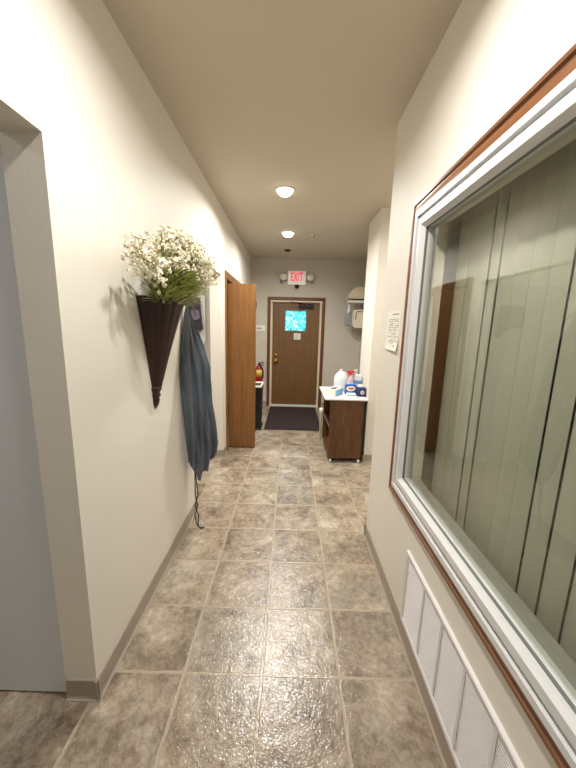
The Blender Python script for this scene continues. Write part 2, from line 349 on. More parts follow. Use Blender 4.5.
for i in range(len(edges) - 1):
    y1, y0 = edges[i], edges[i + 1]
    a = 0.0016 if i in gapped else -0.007; b = 0.0012 if (i + 1) in gapped else -0.007
    bm = bmesh.new(); prev = None; N = 6; tilt = -.004 + random.uniform(-.003, .003) 
    ring = []
    for k in range(N + 1):
        s = k / N; y = y1 - a + (y0 + b - y1 + a) * s
        x = BX - 0.0075 * (1 - (2 * s - 1) ** 2) + tilt * (s - .5)
        ring.append((x, y))
    back = [(x + .0012, y) for x, y in ring[::-1]]
    prism(bm, ring + back, 0.35, 2.335, lambda p, q, d: (p, q, d))
    o = obj('slat', bm, BLIND, bl); autosmooth(o, 60)

# ------------------------------------------------------------------ return air grille
GY0, GY1, GZ0, GZ1 = 0.20, 1.400, 0.101, 0.488
g = thing('return_air_grille', (RW, 0.8, GZ0), 'long white louvred return air grille low on the wall under the window', 'vent')
bm = bmesh.new(); sweep_frame(bm, GY0, GY1, GZ0, GZ1, [(0, -.001), (0, .010), (.004, .014), (.020, .012), (.026, .006), (.026, -.001)], mpR)
obj('frame', bm, GRILLE, g)
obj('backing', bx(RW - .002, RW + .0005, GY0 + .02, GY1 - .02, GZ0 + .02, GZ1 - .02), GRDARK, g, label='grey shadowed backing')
ys = [GY1 - .026]
y = 1.194
while y > GY0 + .05: ys.append(y); y -= 0.163
ys.append(GY0 + .026)
for y in ys[1:-1]:
    obj('divider', bx(RW - .0105, RW - .002, y - .007, y + .007, GZ0 + .026, GZ1 - .026), GRILLE, g)
for i in range(len(ys) - 1):
    bm = bmesh.new(); a = ys[i] - (.007 if i else 0); b = ys[i + 1] + .007; z = GZ0 + .03
    while z < GZ1 - .03:
        vs = [(RW - .0085, z), (RW - .0085, z + .0052), (RW - .0050, z + .0065), (RW - .0050, z + .0013)]
        prism(bm, vs, b, a, lambda p, q, d: (p, d, q)); z += 0.0125
    obj('louver', bm, GRILLE, g)

# ------------------------------------------------------------------ paper on the right wall
bm = bmesh.new(); N = 10
def paperpt(s, t, off=0):      # s along the wall (0 far, 1 near), t down
    yy = 2.06 - .235 * s; zz = 1.665 - .232 * t
    curl = 0.002 + (max(0, t - .6) / .4) ** 2 * 0.010 * (0.3 + s)
    return (RW - curl - off, yy, zz)
top = [[bm.verts.new(paperpt(i / N, j / N)) for i in range(N + 1)] for j in range(N + 1)]
bot = [[bm.verts.new(paperpt(i / N, j / N, -.0008)) for i in range(N + 1)] for j in range(N + 1)]
for j in range(N):
    for i in range(N):
        bm.faces.new((top[j][i], top[j][i + 1], top[j + 1][i + 1], top[j + 1][i])); bm.faces.new((bot[j][i], bot[j + 1][i], bot[j + 1][i + 1], bot[j][i + 1]))
for j in range(N):
    for i in (0, N): bm.faces.new((top[j][i], top[j + 1][i], bot[j + 1][i], bot[j][i]))
for i in range(N):
    for j in (0, N): bm.faces.new((top[j][i], bot[j][i], bot[j][i + 1], top[j][i + 1]))
pp = thing('posted_notice', (RW, 1.94, 1.43), 'white printed sheet taped to the cream wall left of the window', 'notice')
obj('sheet', bm, PAPER, pp)
bm = bmesh.new()
def stroke(s0, s1, t0, t1):
    vs = [bm.verts.new(paperpt(s, t, .0006)) for s, t in ((s0, t0), (s1, t0), (s1, t1), (s0, t1))]; bm.faces.new(vs)
s = .42
while s < .85: stroke(s, s + .06, .075, .10); s += .085
stroke(.16, .9, .205, .215); stroke(.16, .9, .42, .428); stroke(.16, .17, .205, .42); stroke(.89, .9, .205, .42)
for row, (t, a, b) in enumerate(((.25, .2, .86), (.31, .3, .62), (.36, .2, .86), (.47, .16, .9), (.53, .2, .84), (.58, .3, .7), (.64, .12, .9), (.70, .2, .8), (.75, .26, .86), (.80, .34, .6), (.88, .36, .8))):
    s = a
    while s < b:
        ln = random.uniform(.025, .08)
        if random.random() < .78: stroke(s, s + ln, t, t + random.uniform(.014, .026))
        s += ln + random.uniform(.02, .05)
obj('printed_lines', bm, INK, pp)

# ------------------------------------------------------------------ recessed lamps
for i, (x, y, pw) in enumerate(LAMPS):
    nm = ['nearer of the two glowing recessed ceiling lamps in view', 'farther glowing recessed ceiling lamp, close to the exit sign', 'recessed ceiling lamp right above the window wall', 'added unseen recessed ceiling lamp behind the viewer'][i]
    t = thing('recessed_ceiling_lamp', (x, y, H), nm, 'ceiling lamp')
    bm = bmesh.new(); lathe(bm, [(.072, H - .001), (.072, H - .008), (.092, H - .006), (.095, H - .001)], (x, y, 0), 32); o = obj('trim_ring', bm, WHITE, t, True)
    bm = bmesh.new(); lathe(bm, [(.0725, H - .001), (.0725, H - .006), (.066, H - .024), (.05, H - .040), (.026, H - .050), (.001, H - .053)], (x, y, 0), 32); obj('lens', bm, LENS, t, True)  # domed below the ceiling so its shape imitates the lamp's bloom
t = thing('smoke_detector', (-.093, 5.48, H), 'small dark slotted detector on the ceiling before the end wall', 'detector')
bm = bmesh.new(); lathe(bm, [(.058, H), (.058, H - .008), (.05, H - .012), (.001, H - .012)], (-.093, 5.48, 0), 24); obj('base', bm, DARKM, t, True)
bm = bmesh.new(); lathe(bm, [(.04, H - .012), (.034, H - .022), (.001, H - .024)], (-.093, 5.48, 0), 24); obj('cap', bm, BLACKM, t, True)
t = thing('sprinkler_head', (.259, 4.54, H), 'small pale sprinkler escutcheon on the ceiling right of the lamps', 'sprinkler')
bm = bmesh.new(); lathe(bm, [(.035, H), (.033, H - .006), (.012, H - .010), (.010, H - .03), (.001, H - .03)], (.259, 4.54, 0), 20); obj('escutcheon', bm, CEIL, t, True)
bm = bmesh.new(); lathe(bm, [(.02, H - .030), (.02, H - .033), (.001, H - .034)], (.259, 4.54, 0), 16); obj('deflector', bm, CHROME, t)

# ------------------------------------------------------------------ the exit door
d = struct_root('door_1', (.09, FY, 0), 'brown wooden exit door with a small bright window at the corridor end', 'door')
mpF = lambda a, b, h: (a, FY - h, b)
bm = bmesh.new(); sweep_frame(bm, -.452, .628, 0, 2.098, [(0, -.001), (0, .016), (.008, .02), (.046, .020), (.058, .012), (.060, -.001)], mpF, True); obj('casing', bm, CASING, d, label='dark brown door casing')
bm = bmesh.new(); sweep_frame(bm, -.394, .570, 0, 2.040, [(0, -.14), (0, .008), (.030, .008), (.030, -.06), (.040, -.06), (.040, -.14)], mpF, True); obj('jamb', bm, CREAM, d, label='cream door jamb')
LY = FY + .045
bm = bmesh.new()
px0, px1, pz0, pz1 = -.105, .270, 1.49, 1.845
for a in ((-.354, px0, .03, 1.998), (px1, .53, .03, 1.998), (px0, px1, .03, pz0), (px0, px1, pz1, 1.998)): box(bm, a[0], a[1], LY, LY + .045, a[2], a[3])
bmesh.ops.remove_doubles(bm, verts=bm.verts[:], dist=1e-5)
leaf = obj('door_leaf', bm, DOORW, d)
bm = bmesh.new(); sweep_frame(bm, px0 - .022, px1 + .022, pz0 - .022, pz1 + .022, [(0, 0), (0, .008), (.006, .012), (.022, .012), (.022, 0)], lambda a, b, h: (a, LY - h, b)); obj('lite_frame', bm, mat('grey_lite_frame', (132, 140, 140), .5, var=.03), leaf)
obj('lite_pane', bx(px0, px1, LY + .02, LY + .025, pz0, pz1), DGLASS, leaf)
obj('threshold', bx(-.394, .57, FY - .03, FY + .14, 0, .022), CREAM, d, label='cream threshold')
for z, nm, rr in ((1.012, 'deadbolt', .033), (.902, 'door_knob', .036)):
    bm = bmesh.new(); cx = -.283
    prof = [(rr * 1.1, 0), (rr * 1.1, -.006), (rr * .9, -.010)] + ([(.012, -.014), (.012, -.03), (rr, -.044), (rr, -.056), (rr * .6, -.066), (.001, -.068)] if nm == 'door_knob' else [(rr * .8, -.022), (.001, -.024)])
    lathe(bm, prof, (cx, LY, z), 20, axis='Y'); obj(nm, bm, BRASS, d, True)
cl = bmesh.new(); rbox(cl, .13, .41, LY - .06, LY, 1.905, 1.985, .008); clo = obj('door_closer', cl, DARKM, d)
bm = bmesh.new(); tube(bm, [(.20, LY - .03, 1.985), (.06, LY - .17, 1.995), (-.02, FY - .02, 2.012)], .009, 6); obj('closer_arm', bm, DARKM, clo)
t = thing('door_notice', (.12, LY, 1.29), 'small square white notice stuck on the exit door under its window', 'notice')
obj('card', bx(.055, .185, LY - .003, LY, 1.315, 1.435), PAPER, t)
bm = bmesh.new()
for k in range(5): box(bm, .075, .165 - .02 * (k % 2), LY - .0038, LY - .003, 1.41 - .02 * k, 1.416 - .02 * k)
obj('printed_lines', bm, GREYP, t)
# outdoors
t = thing('garden_shrub', (.2, 9.2, 0), 'pale turquoise shrub outside, seen through the exit door window', 'shrub')
bm = bmesh.new()
for k in range(900):
    a, b, rr = random.uniform(0, 6.28), random.uniform(-1, 1), random.uniform(.4, 1) ** .5
    p = Vector((.0 + .9 * rr * math.cos(a) * math.sqrt(1 - b * b), 9.2 + .6 * rr * math.sin(a) * math.sqrt(1 - b * b), 1.55 + .75 * b * rr)); sz = random.uniform(.05, .11)
    n = Vector((random.gauss(0, 1), random.gauss(0, 1), random.gauss(0, 1))).normalized(); q = n.orthogonal().normalized(); s2 = n.cross(q)
    bm.faces.new([bm.verts.new(p + v) for v in (q * sz, s2 * sz * .5, -q * sz, -s2 * sz * .5)])
obj('foliage', bm, LEAFOUT, t)
bm = bmesh.new(); tube(bm, [(.0, 9.2, -.05), (.02, 9.2, 1.0), (0, 9.22, 1.6)], [.05, .04, .02], 8); obj('trunk', bm, CASING, t)
struct('ground', bx(-4, 4, YF, 12, -.15, -.05), mat('outdoor_paving', (170, 176, 170), .9, var=.1), 'pale paved ground outside the exit door', 'ground')

# ------------------------------------------------------------------ exit sign
t = thing('exit_sign', (.09, FY, 2.32), 'white EXIT sign with red letters and two lamp heads above the door', 'exit sign')
obj('housing', rb(-.083, .243, FY - .075, FY, 2.318, 2.555, rad=.008), EXITW, t)
cu = bpy.data.curves.new('exit_text', 'FONT'); cu.body = 'EXIT'; cu.size = .20; cu.extrude = .002; cu.align_x = 'CENTER'; cu.align_y = 'CENTER'; cu.offset = .004; cu.space_character = 1.12
to = bpy.data.objects.new('exit_text', cu); C.objects.link(to); bpy.context.view_layer.update()
me = bpy.data.meshes.new_from_object(to.evaluated_get(bpy.context.evaluated_depsgraph_get())); C.objects.unlink(to); bpy.data.objects.remove(to)
bm = bmesh.new(); bm.from_mesh(me)
xs = [v.co.x for v in bm.verts]; zs = [v.co.y for v in bm.verts]; cx, cy = (min(xs) + max(xs)) / 2, (min(zs) + max(zs)) / 2; kx, ky = .215 / (max(xs) - min(xs)), .150 / (max(zs) - min(zs))
for v in bm.verts: v.co = Vector((.082 + (v.co.x - cx) * kx, FY - .0765 - v.co.z, 2.455 + (v.co.y - cy) * ky))
obj('letters', bm, EXITR, t, label='glowing red EXIT letters')
for sx in (-1, 1):
    cx = .08 + sx * .245
    bm = bmesh.new(); tube(bm, [(.08 + sx * .17, FY - .04, 2.39), (cx, FY - .04, 2.385), (cx + sx * .01, FY - .05, 2.42)], .014, 8); hd = obj('lamp_bracket', bm, GREYP, t, True)
    bm = bmesh.new(); lathe(bm, [(.02, -.02), (.05, -.04), (.066, -.085), (.062, -.094), (.03, -.104), (.001, -.107)], (cx, FY, 2.452), 20, axis='Y'); obj('lamp_head', bm, mat('pale_lamp_head', (240, 238, 230), .25, var=.02, coat=.5), t, True)
    bm = bmesh.new(); lathe(bm, [(.028, -.02), (.034, -.05), (.001, -.055)], (cx + sx * .03, FY, 2.372), 16, axis='Y'); obj('pivot', bm, GREYP, t, True)
t = thing('door_sensor', (.085, FY, 2.25), 'small black motion sensor on the wall just under the exit sign', 'sensor')
bm = bmesh.new(); lathe(bm, [(.001, 2.252), (.03, 2.256), (.043, 2.285), (.038, 2.315), (.02, 2.330), (.001, 2.331)], (.085, FY - .045, 0), 20); obj('body', bm, BLACKM, t, True)
obj('bracket', bx(.07, .10, FY - .045, FY, 2.27, 2.31), BLACKM, t)

# ------------------------------------------------------------------ mat
t = thing('door_mat', (.05, 5.35, 0), 'charcoal carpet mat on the floor in front of the exit door', 'mat')
obj('carpet', rb(-.36, .50, 4.66, 6.05, .004, .012, rad=.003), MATF, t)
obj('rubber_border', rb(-.375, .515, 4.645, 6.065, 0, .006, rad=.002), BLACKM, t)

# ------------------------------------------------------------------ end wall, left of the door
t = thing('fire_extinguisher', (-.60, FY - .085, .42), 'red fire extinguisher with yellow label on the end wall, half behind the bifold door', 'fire extinguisher')
ex, ey = -.595, FY - .085
bm = bmesh.new(); lathe(bm, [(.06, .43), (.07, .45), (.07, .74), (.055, .785), (.025, .805), (.022, .83), (.001, .83)], (ex, ey, 0), 24); obj('cylinder', bm, RED, t, True)
bm = bmesh.new(); lathe(bm, [(.0705, .60), (.0705, .735)], (ex, ey, 0), 24, -2.6, -.5); obj('yellow_label', bm, YEL, t, True)
bm = bmesh.new(); rbox(bm, ex - .018, ex + .018, ey - .02, ey + .02, .828, .862, .004); tube(bm, [(ex, ey, .85), (ex + .04, ey - .02, .872), (ex + .10, ey - .05, .875)], .010, 6); tube(bm, [(ex, ey, .842), (ex + .05, ey - .02, .836), (ex + .095, ey - .045, .824)], .008, 6); obj('valve_handle', bm, BLACKM, t)
bm = bmesh.new(); tube(bm, [(ex + .01, ey - .02, .845), (ex + .05, ey - .05, .80), (ex + .085, ey - .03, .70), (ex + .08, ey - .02, .58)], .011, 8); obj('hose', bm, BLACKM, t, True)
obj('wall_bracket', bx(ex - .03, ex + .03, ey + .06, FY, .55, .80), DARKM, t)
t = thing('wall_sign', (-.59, FY, 1.44), 'small white sign on the end wall left of the exit door', 'sign')
obj('plate', rb(-.70, -.492, FY - .006, FY, 1.445, 1.565, rad=.002), PAPER, t)
bm = bmesh.new(); box(bm, -.66, -.56, FY - .007, FY - .006, 1.50, 1.525); box(bm, -.69, -.50, FY - .007, FY - .006, 1.455, 1.465); obj('printed_marks', bm, GREYP, t)
t = thing('light_switch', (-.55, FY, 1.14), 'beige double switch plate on the end wall above the extinguisher', 'switch')
obj('plate', rb(-.60, -.505, FY - .007, FY, 1.14, 1.275, rad=.003), BEIGE, t)
for dx in (-.576, -.529): obj('toggle', bx(dx - .006, dx + .006, FY - .018, FY - .006, 1.195, 1.22), CREAM, t)

t = thing('trash_can', (-.585, 4.78, 0), 'dark trash can with a white liner rim behind the bifold door', 'trash can')
bm = bmesh.new(); prism(bm, [(-.15, -.15), (.15, -.15), (.15, .15), (-.15, .15)], 0, 1, lambda a, b, dd: (-.585 + a * (1.0 + .14 * dd) * 1.0, 4.78 + b * (1.0 + .14 * dd), .03 + .64 * dd)); bmesh.ops.bevel(bm, geom=bm.edges[:], offset=.015, segments=2, affect='EDGES'); obj('bin_body', bm, BLACKM, t)
obj('base', rb(-.755, -.415, 4.61, 4.95, 0, .03, rad=.008), BLACKM, t)
bm = bmesh.new(); sweep_frame(bm, -.757, -.413, 4.608, 4.952, [(0, .655), (-.004, .67), (.0, .688), (.02, .686), (.03, .66)], lambda a, b, h: (a, b, h)); obj('liner', bm, PAPER, t, label='white liner folded over the rim')

# ------------------------------------------------------------------ closet with bifold door on the left
bm = bmesh.new(); sweep_frame(bm, 3.74, 5.06, 0, 2.165, [(0, -.001), (0, .014), (.006, .018), (.05, .016), (.066, .010), (.078, .010), (.078, -.001)], lambda a, b, h: (LW + h, a, b), True)
struct('trim_1', bm, OAK, 'orange brown wooden casing around the closet in the left wall', 'trim')
bf = struct_root('door_2', (LW, 3.9, 0), 'orange oak bifold closet door folded open into the corridor', 'door')
pf = []
for k, y in enumerate((3.885, 3.922)):
    o = obj('panel', rb(LW + .004, -.428 - .006 * k, y, y + .033, .016, 2.040, rad=.002), OAK, bf); pf.append(o)
bm = bmesh.new(); lathe(bm, [(.014, .0), (.008, .006), (.008, .014), (.017, .022), (.012, .032), (.001, .034)], (-.5, 3.955, .98), 16, axis='Y'); obj('knob', bm, BRASS, pf[1], True)
bm = bmesh.new()
for z in (.25, 1.0, 1.8): tube(bm, [(-.428, 3.9195, z - .04), (-.428, 3.9195, z + .04)], .006, 8)
obj('hinge', bm, DARKM, bf)
obj('track', bx(LW - .06, LW - .03, 3.83, 4.97, 2.07, 2.10), DARKM, bf)

# ------------------------------------------------------------------ doors seen in the side openings
d3 = struct_root('door_3', (LW - T1, 1.2, 0), 'bluish white door leaf standing open inside the left opening', 'door')
obj('door_leaf', rb(-1.78, LW - T1 - .003, 1.082, 1.122, .008, 2.05, rad=.002), DOORB, d3)
bm = bmesh.new(); lathe(bm, [(.026, 0), (.026, -.006), (.011, -.012), (.011, -.03), (.027, -.044), (.024, -.06), (.001, -.064)], (-1.70, 1.082, .95), 20, axis='Y'); obj('door_knob', bm, BRASS, d3, True)
d4 = struct_root('door_4', (-1.1, 3.62, 0), 'grey door with a rounded raised panel in the opening behind the apron', 'door')
obj('door_leaf', rb(-1.75, LW - T1 - .012, 3.60, 3.64, .01, 2.06, rad=.003), DOORG, d4)
def rrect(a0, a1, b0, b1, rad, n=6):
    pts = []
    for cx, cy, s in ((a1 - rad, b1 - rad, 0), (a0 + rad, b1 - rad, 1), (a0 + rad, b0 + rad, 2), (a1 - rad, b0 + rad, 3)):
        for k in range(n + 1):
            an = math.pi / 2 * (s + k / n); pts.append((cx + rad * math.cos(an), cy + rad * math.sin(an)))
    return pts
bm = bmesh.new(); prism(bm, rrect(-1.30, -.955, 1.33, 1.96, .06), 3.588, 3.60, lambda a, b, dd: (a, dd, b)); obj('raised_panel', bm, DOORG, d4)
t = thing('hanging_bag', (-1.13, 3.575, 1.55), 'dark purple cloth bag hanging on the grey door behind the apron', 'bag')
bm = bmesh.new(); prism(bm, [(-1.27, 1.84), (-1.005, 1.84), (-.99, 1.60), (-.975, 1.50), (-1.03, 1.48), (-1.06, 1.55), (-1.11, 1.60), (-1.27, 1.61)], 3.552, 3.584, lambda a, b, dd: (a, dd, b)); bmesh.ops.bevel(bm, geom=bm.edges[:], offset=.008, segments=2, affect='EDGES'); obj('cloth', bm, PURPLE, t)
bm = bmesh.new(); prism(bm, [(-1.26, 1.70), (-1.015, 1.71), (-1.005, 1.62), (-1.05, 1.60), (-1.11, 1.62), (-1.26, 1.625)], 3.545, 3.553, lambda a, b, dd: (a, dd, b)); obj('pocket', bm, MAUVE, t, label='mauve grey pocket')

# ------------------------------------------------------------------ wall vase with flower sprays
VY, VT, VB = 1.765, 1.69, 1.07
v = thing('wall_vase', (LW, VY, VB), 'dark mahogany cone shaped wall vase hung on the cream left wall', 'vase')
bm = bmesh.new(); NS = 9; rows = []
def vr(tt): return 0.134 * tt * (0.86 + .14 * tt) + .034
for k in range(13):
    tt = 1 - k / 12; z = 1.195 + (VT - 1.195) * tt; ring = []
    for i in range(NS * 4 + 1):
        a = -math.pi / 2 + math.pi * i / (NS * 4); fl = 1 - .024 * (1 - abs(math.sin(math.pi * (i / 4)))) ** 2
        ring.append(bm.verts.new((LW + 1.10 * vr(tt) * fl * math.cos(a) + .001, VY + vr(tt) * fl * math.sin(a), z)))
    rows.append(ring)
for k in range(12):
    for i in range(NS * 4): bm.faces.new((rows[k][i], rows[k][i + 1], rows[k + 1][i + 1], rows[k + 1][i]))
    bm.faces.new((rows[k][0], rows[k + 1][0], rows[k + 1][-1], rows[k][-1]))
bm.faces.new(rows[-1])
inner = [bm.verts.new((LW + .001 + (q.co.x - LW - .001) * .93, VY + (q.co.y - VY) * .93, VT)) for q in rows[0]]
low = [bm.verts.new((LW + .001 + (q.co.x - LW - .001) * .8, VY + (q.co.y - VY) * .8, VT - .10)) for q in rows[0]]
for i in range(NS * 4): bm.faces.new((rows[0][i], rows[0][i + 1], inner[i + 1], inner[i])); bm.faces.new((inner[i], inner[i + 1], low[i + 1], low[i]))
bm.faces.new(low)
obj('staved_body', bm, MAHOG, v)
bm = bmesh.new(); lathe(bm, [(.034, 1.205), (.039, 1.200), (.039, 1.186), (.033, 1.180), (.028, 1.165), (.033, 1.156), (.033, 1.150), (.024, 1.143), (.027, 1.125), (.018, 1.095), (.001, VB)], (LW + .001, VY - .004, 0), 20, -math.pi / 2, math.pi / 2); obj('finial', bm, MAHOG, v, True)
GRP = 'white flower sprays in the wall vase'
def blade(bm, pts, wd):
    L = []; n = len(pts)
    for i, p in enumerate(pts):
        dr = (Vector(pts[min(i + 1, n - 1)]) - Vector(pts[max(i - 1, 0)])).normalized(); sd = dr.cross(Vector((.3, .2, 1))).normalized()
        ww = wd * math.sin(math.pi * (.15 + .85 * i / (n - 1))) + .0006; p = Vector(p); up = sd.cross(dr) * ww * .25
        L.append((bm.verts.new(p - sd * ww), bm.verts.new(p + up), bm.verts.new(p + sd * ww), bm.verts.new(p - up * .5)))
    for i in range(n - 1):
        for k in range(4): bm.faces.new((L[i][k], L[i][(k + 1) % 4], L[i + 1][(k + 1) % 4], L[i + 1][k]))
def blossom(bm, p, dr, s):
    dr = dr.normalized(); a = dr.orthogonal().normalized(); b = dr.cross(a); n = 5; ph = random.random() * 6.28
    base = bm.verts.new(p - dr * s * .9); rng = []
    for k in range(n * 2):
        an = ph + math.pi * k / n; rr = s * (1.05 if k % 2 == 0 else .62)
        rng.append(bm.verts.new(p + (a * math.cos(an) + b * math.sin(an)) * rr + dr * s * (.15 if k % 2 == 0 else -.1)))
    tip = bm.verts.new(p + dr * s * .75)
    for k in range(n * 2):
        bm.faces.new((base, rng[(k + 1) % (2 * n)], rng[k])); bm.faces.new((tip, rng[k], rng[(k + 1) % (2 * n)]))
def clampx(p): return Vector((max(p.x, LW + .012), p.y, p.z))
NSP = 84
for s in range(NSP):
    # direction of the spray: fan over the vase, towards the far side longer
    th = math.radians(-78 + 156 * ((s * 0.618) % 1.0)); el = math.radians(17 + 73 * ((s * 0.381 + .13) % 1.0))
    if abs(th) > 1.0 and el > 1.0: el *= .75
    ln = random.uniform(.66, 1.0)
    ex_ = Vector((LW + .09 + math.cos(th) * math.cos(el) * .32 * ln, VY + math.sin(th) * math.cos(el) * (.56 if th > 0 else .55) * ln, VT + .03 + math.sin(el) * .295 * ln))
    st = Vector((LW + .07 + .045 * math.cos(th), VY + .075 * math.sin(th), VT - .06))
    mid = st.lerp(ex_, .5) + Vector((0, 0, .10 * math.cos(el) + .02))
    def bez(q): return clampx(st * (1 - q) ** 2 + mid * 2 * q * (1 - q) + ex_ * q * q)
    low_ = el < .5
    t = thing('flower_spray', st, 'spray of small ivory white blossoms on an arching green stem in the wall vase', 'flower', GRP)
    bm = bmesh.new(); tube(bm, [bez(q / 7) for q in range(8)], [.0028 - .0002 * q for q in range(8)], 5)
    pts = []
    for k in range(15):
        q = .50 + .5 * random.random(); p0 = bez(q); off = Vector((random.gauss(0, 1), random.gauss(0, 1), random.gauss(0, .9))) * (.026 + .012 * q); p1 = clampx(p0 + off)
        tube(bm, [p0, p1], .0011, 3); pts.append((p1, off))
    obj('stem', bm, STEM, t)
    bm = bmesh.new(); bt = bmesh.new()
    for p1, off in pts:
        for q in range(2): blossom(bm, clampx(p1 + Vector((random.gauss(0, .006), random.gauss(0, .006), random.gauss(0, .006)))), off + Vector((0, 0, -.01)), random.uniform(.0078, .0125))
    obj('blossoms', bm, BLOOM, t)
    for k in range(2): 
        p1 = clampx(bez(1) + Vector((random.gauss(0, .018), random.gauss(0, .018), random.uniform(0, .035)))); blossom(bt, p1, Vector((0, 0, 1)), .007); tube(bt, [bez(.95), p1], .001, 3)
    obj('buds', bt, DRIED, t, label='tan buds at the tip')
    bm = bmesh.new()
    for k in range(7):
        a2 = th + random.uniform(-.5, .5); rr = random.uniform(.12, .27); hh = random.uniform(.01, .14)
        e2 = clampx(Vector((LW + .08 + math.cos(a2) * rr * .95, VY + math.sin(a2) * rr * 1.25, VT + hh - (.05 if k < 2 else 0))))
        m2 = st.lerp(e2, .45) + Vector((0, 0, hh * .9 + .03)); blade(bm, [clampx(st * (1 - q) ** 2 + m2 * 2 * q * (1 - q) + e2 * q * q) for q in [i / 7 for i in range(8)]], random.uniform(.0032, .0058))
    obj('leaves', bm, LEAF if s % 3 else LEAF2, t)

# ------------------------------------------------------------------ apron on a hook
t = thing('wall_hook', (LW, 2.305, 1.665), 'small dark coat hook holding up the blue grey apron', 'hook')
bm = bmesh.new(); tube(bm, [(LW, 2.305, 1.70), (LW + .03, 2.305, 1.685), (LW + .045, 2.305, 1.70), (LW + .045, 2.305, 1.72)], .005, 8); obj('peg', bm, DARKM, t, True)
obj('back_plate', rb(LW, LW + .006, 2.29, 2.32, 1.68, 1.74, rad=.002), DARKM, t)
ap = thing('apron', (LW + .03, 2.3, 1.66), 'blue grey cloth apron hanging bunched on the left wall beside the vase', 'apron')
def interp(tab, z):
    for (z0, *a), (z1, *b) in zip(tab, tab[1:]):
        if z0 >= z >= z1:
            q = (z0 - z) / (z0 - z1); q = q; return [m + (n - m) * q for m, n in zip(a, b)]
    return list(tab[-1][1:]) if z < tab[-1][0] else list(tab[0][1:])
#       z      Lx     Ly     Rx     Ry   thick
tabA = [(1.69, -.744, 2.295, -.728, 2.318, .010), (1.64, -.748, 2.270, -.732, 2.325, .016), (1.52, -.752, 2.235, -.706, 2.355, .030), (1.38, -.754, 2.195, -.662, 2.362, .045), (1.25, -.754, 2.165, -.618, 2.360, .055),
        (1.00, -.754, 2.180, -.598, 2.362, .055), (.80, -.754, 2.205, -.575, 2.372, .055), (.64, -.753, 2.235, -.552, 2.385, .055), (.50, -.753, 2.27, -.575, 2.37, .05), (.36, -.748, 2.31, -.68, 2.34, .03)]
bm = bmesh.new(); NU, NV = 72, 40; grid = []
for j in range(NV + 1):
    vv = j / NV; ring = []
    for i in range(NU):
        a = 2 * math.pi * i / NU; s = .5 - .5 * math.cos(a)
        hem = .52 + (.375 - .52) * (s / .34) if s < .34 else .375 + (.575 - .375) * ((s - .34) / .66)
        if s > .9: hem -= (s - .9) * .2
        z = 1.69 + vv * (hem - 1.69) + (.012 * math.sin(9 * a) * vv ** 3)
        lx, ly, rx, ry, th_ = interp(tabA, z if z > .52 else .52 + (z - .52) * .35)
        c = Vector((lx + (rx - lx) * s, ly + (ry - ly) * s, z)); dn = Vector((rx - lx, ry - ly, 0)).normalized(); nn = Vector((dn.y, -dn.x, 0))
        env = min(1, .35 + vv * 2.2)
        fold = lambda q: (1 - abs(math.sin(q))) ** 1.6
        pl = 1.25 * fold(4.1 * s * math.pi / 1.0 + .5 + .9 * vv) + .55 * fold(7.3 * s * math.pi - 1.6 * vv + 1) - .55 + .22 * math.sin(vv * 11 + s * 7) + .35 * fold(9 * vv - 5 * s) * vv
        ww = th_ * (math.sin(a) * .75 + pl * 1.15 * env * (1 if math.sin(a) > 0 else .4) * abs(math.sin(a)) ** .4)
        p = c + nn * ww; p.x = max(p.x, LW + .006); ring.append(bm.verts.new(p))
    grid.append(ring)
for j in range(NV):
    for i in range(NU): bm.faces.new((grid[j][i], grid[j][(i + 1) % NU], grid[j + 1][(i + 1) % NU], grid[j + 1][i]))
bm.faces.new(grid[0])
obj('cloth', bm, APRON, ap, True)
bm = bmesh.new(); tube(bm, [(LW + .026, 2.298, 1.67), (LW + .04, 2.30, 1.705), (LW + .05, 2.312, 1.70), (LW + .062, 2.345, 1.66), (LW + .068, 2.365, 1.615)], .006, 6); obj('neck_loop', bm, APRON, ap, True)
for k in range(2):
    bm = bmesh.new(); w_ = .006 * (1 if k else -1)
    tube(bm, [(-.722, 2.315, .43), (-.716 + w_, 2.31, .34), (-.706 + w_ * 2, 2.29, .24), (-.704 - w_ * 2, 2.27, .16), (-.698 + w_ * 2.4, 2.25, .09), (-.690 + w_, 2.235, .03), (-.678, 2.225, .008), (-.650, 2.218 - .008 * k, .006), (-.632 - .01 * k, 2.222, .006)], .0045, 6); obj('tie', bm, STRING, ap, True)
bm = bmesh.new(); tube(bm, [(-.60, 2.36, .575), (-.60, 2.362, .535), (-.603, 2.362, .505)], .008, 6); obj('side_tie', bm, STRING, ap, True)

# ------------------------------------------------------------------ rolling cart
ct = thing('rolling_cart', (.66, 3.85, 0), 'walnut brown rolling cart with a white top and open shelves', 'cart')
cx0, cx1, cy0, cy1 = .468, .872, 3.50, 4.19
bm = bmesh.new(); rbox(bm, .402, .894, 3.485, 4.215, .752, .775, .008, 3); obj('top', bm, LAMW, ct, label='white laminate top')
for y in (cy0, cy1 - .02): obj('end_panel', bx(cx0, cx1 - .022, y, y + .02, .062, .752), WALNUT, ct)
obj('back_panel', bx(cx1 - .022, cx1 - .010, cy0 + .01, cy1, .05, .752), DARKM, ct)  # dark colour stands in for the shadow gap beside the end panel
obj('bottom_shelf', bx(cx0, cx1 - .022, cy0 + .02, cy1 - .02, .07, .09), WALNUT, ct)
obj('shelf', bx(cx0 + .01, cx1 - .022, cy0 + .02, cy1 - .02, .40, .418), WALNUT, ct)
obj('edge_strip', bx(cx0 + .006, cx0 + .010, cy0 + .02, cy1 - .02, .400, .418), MAUVE, ct, label='pale shelf edging')
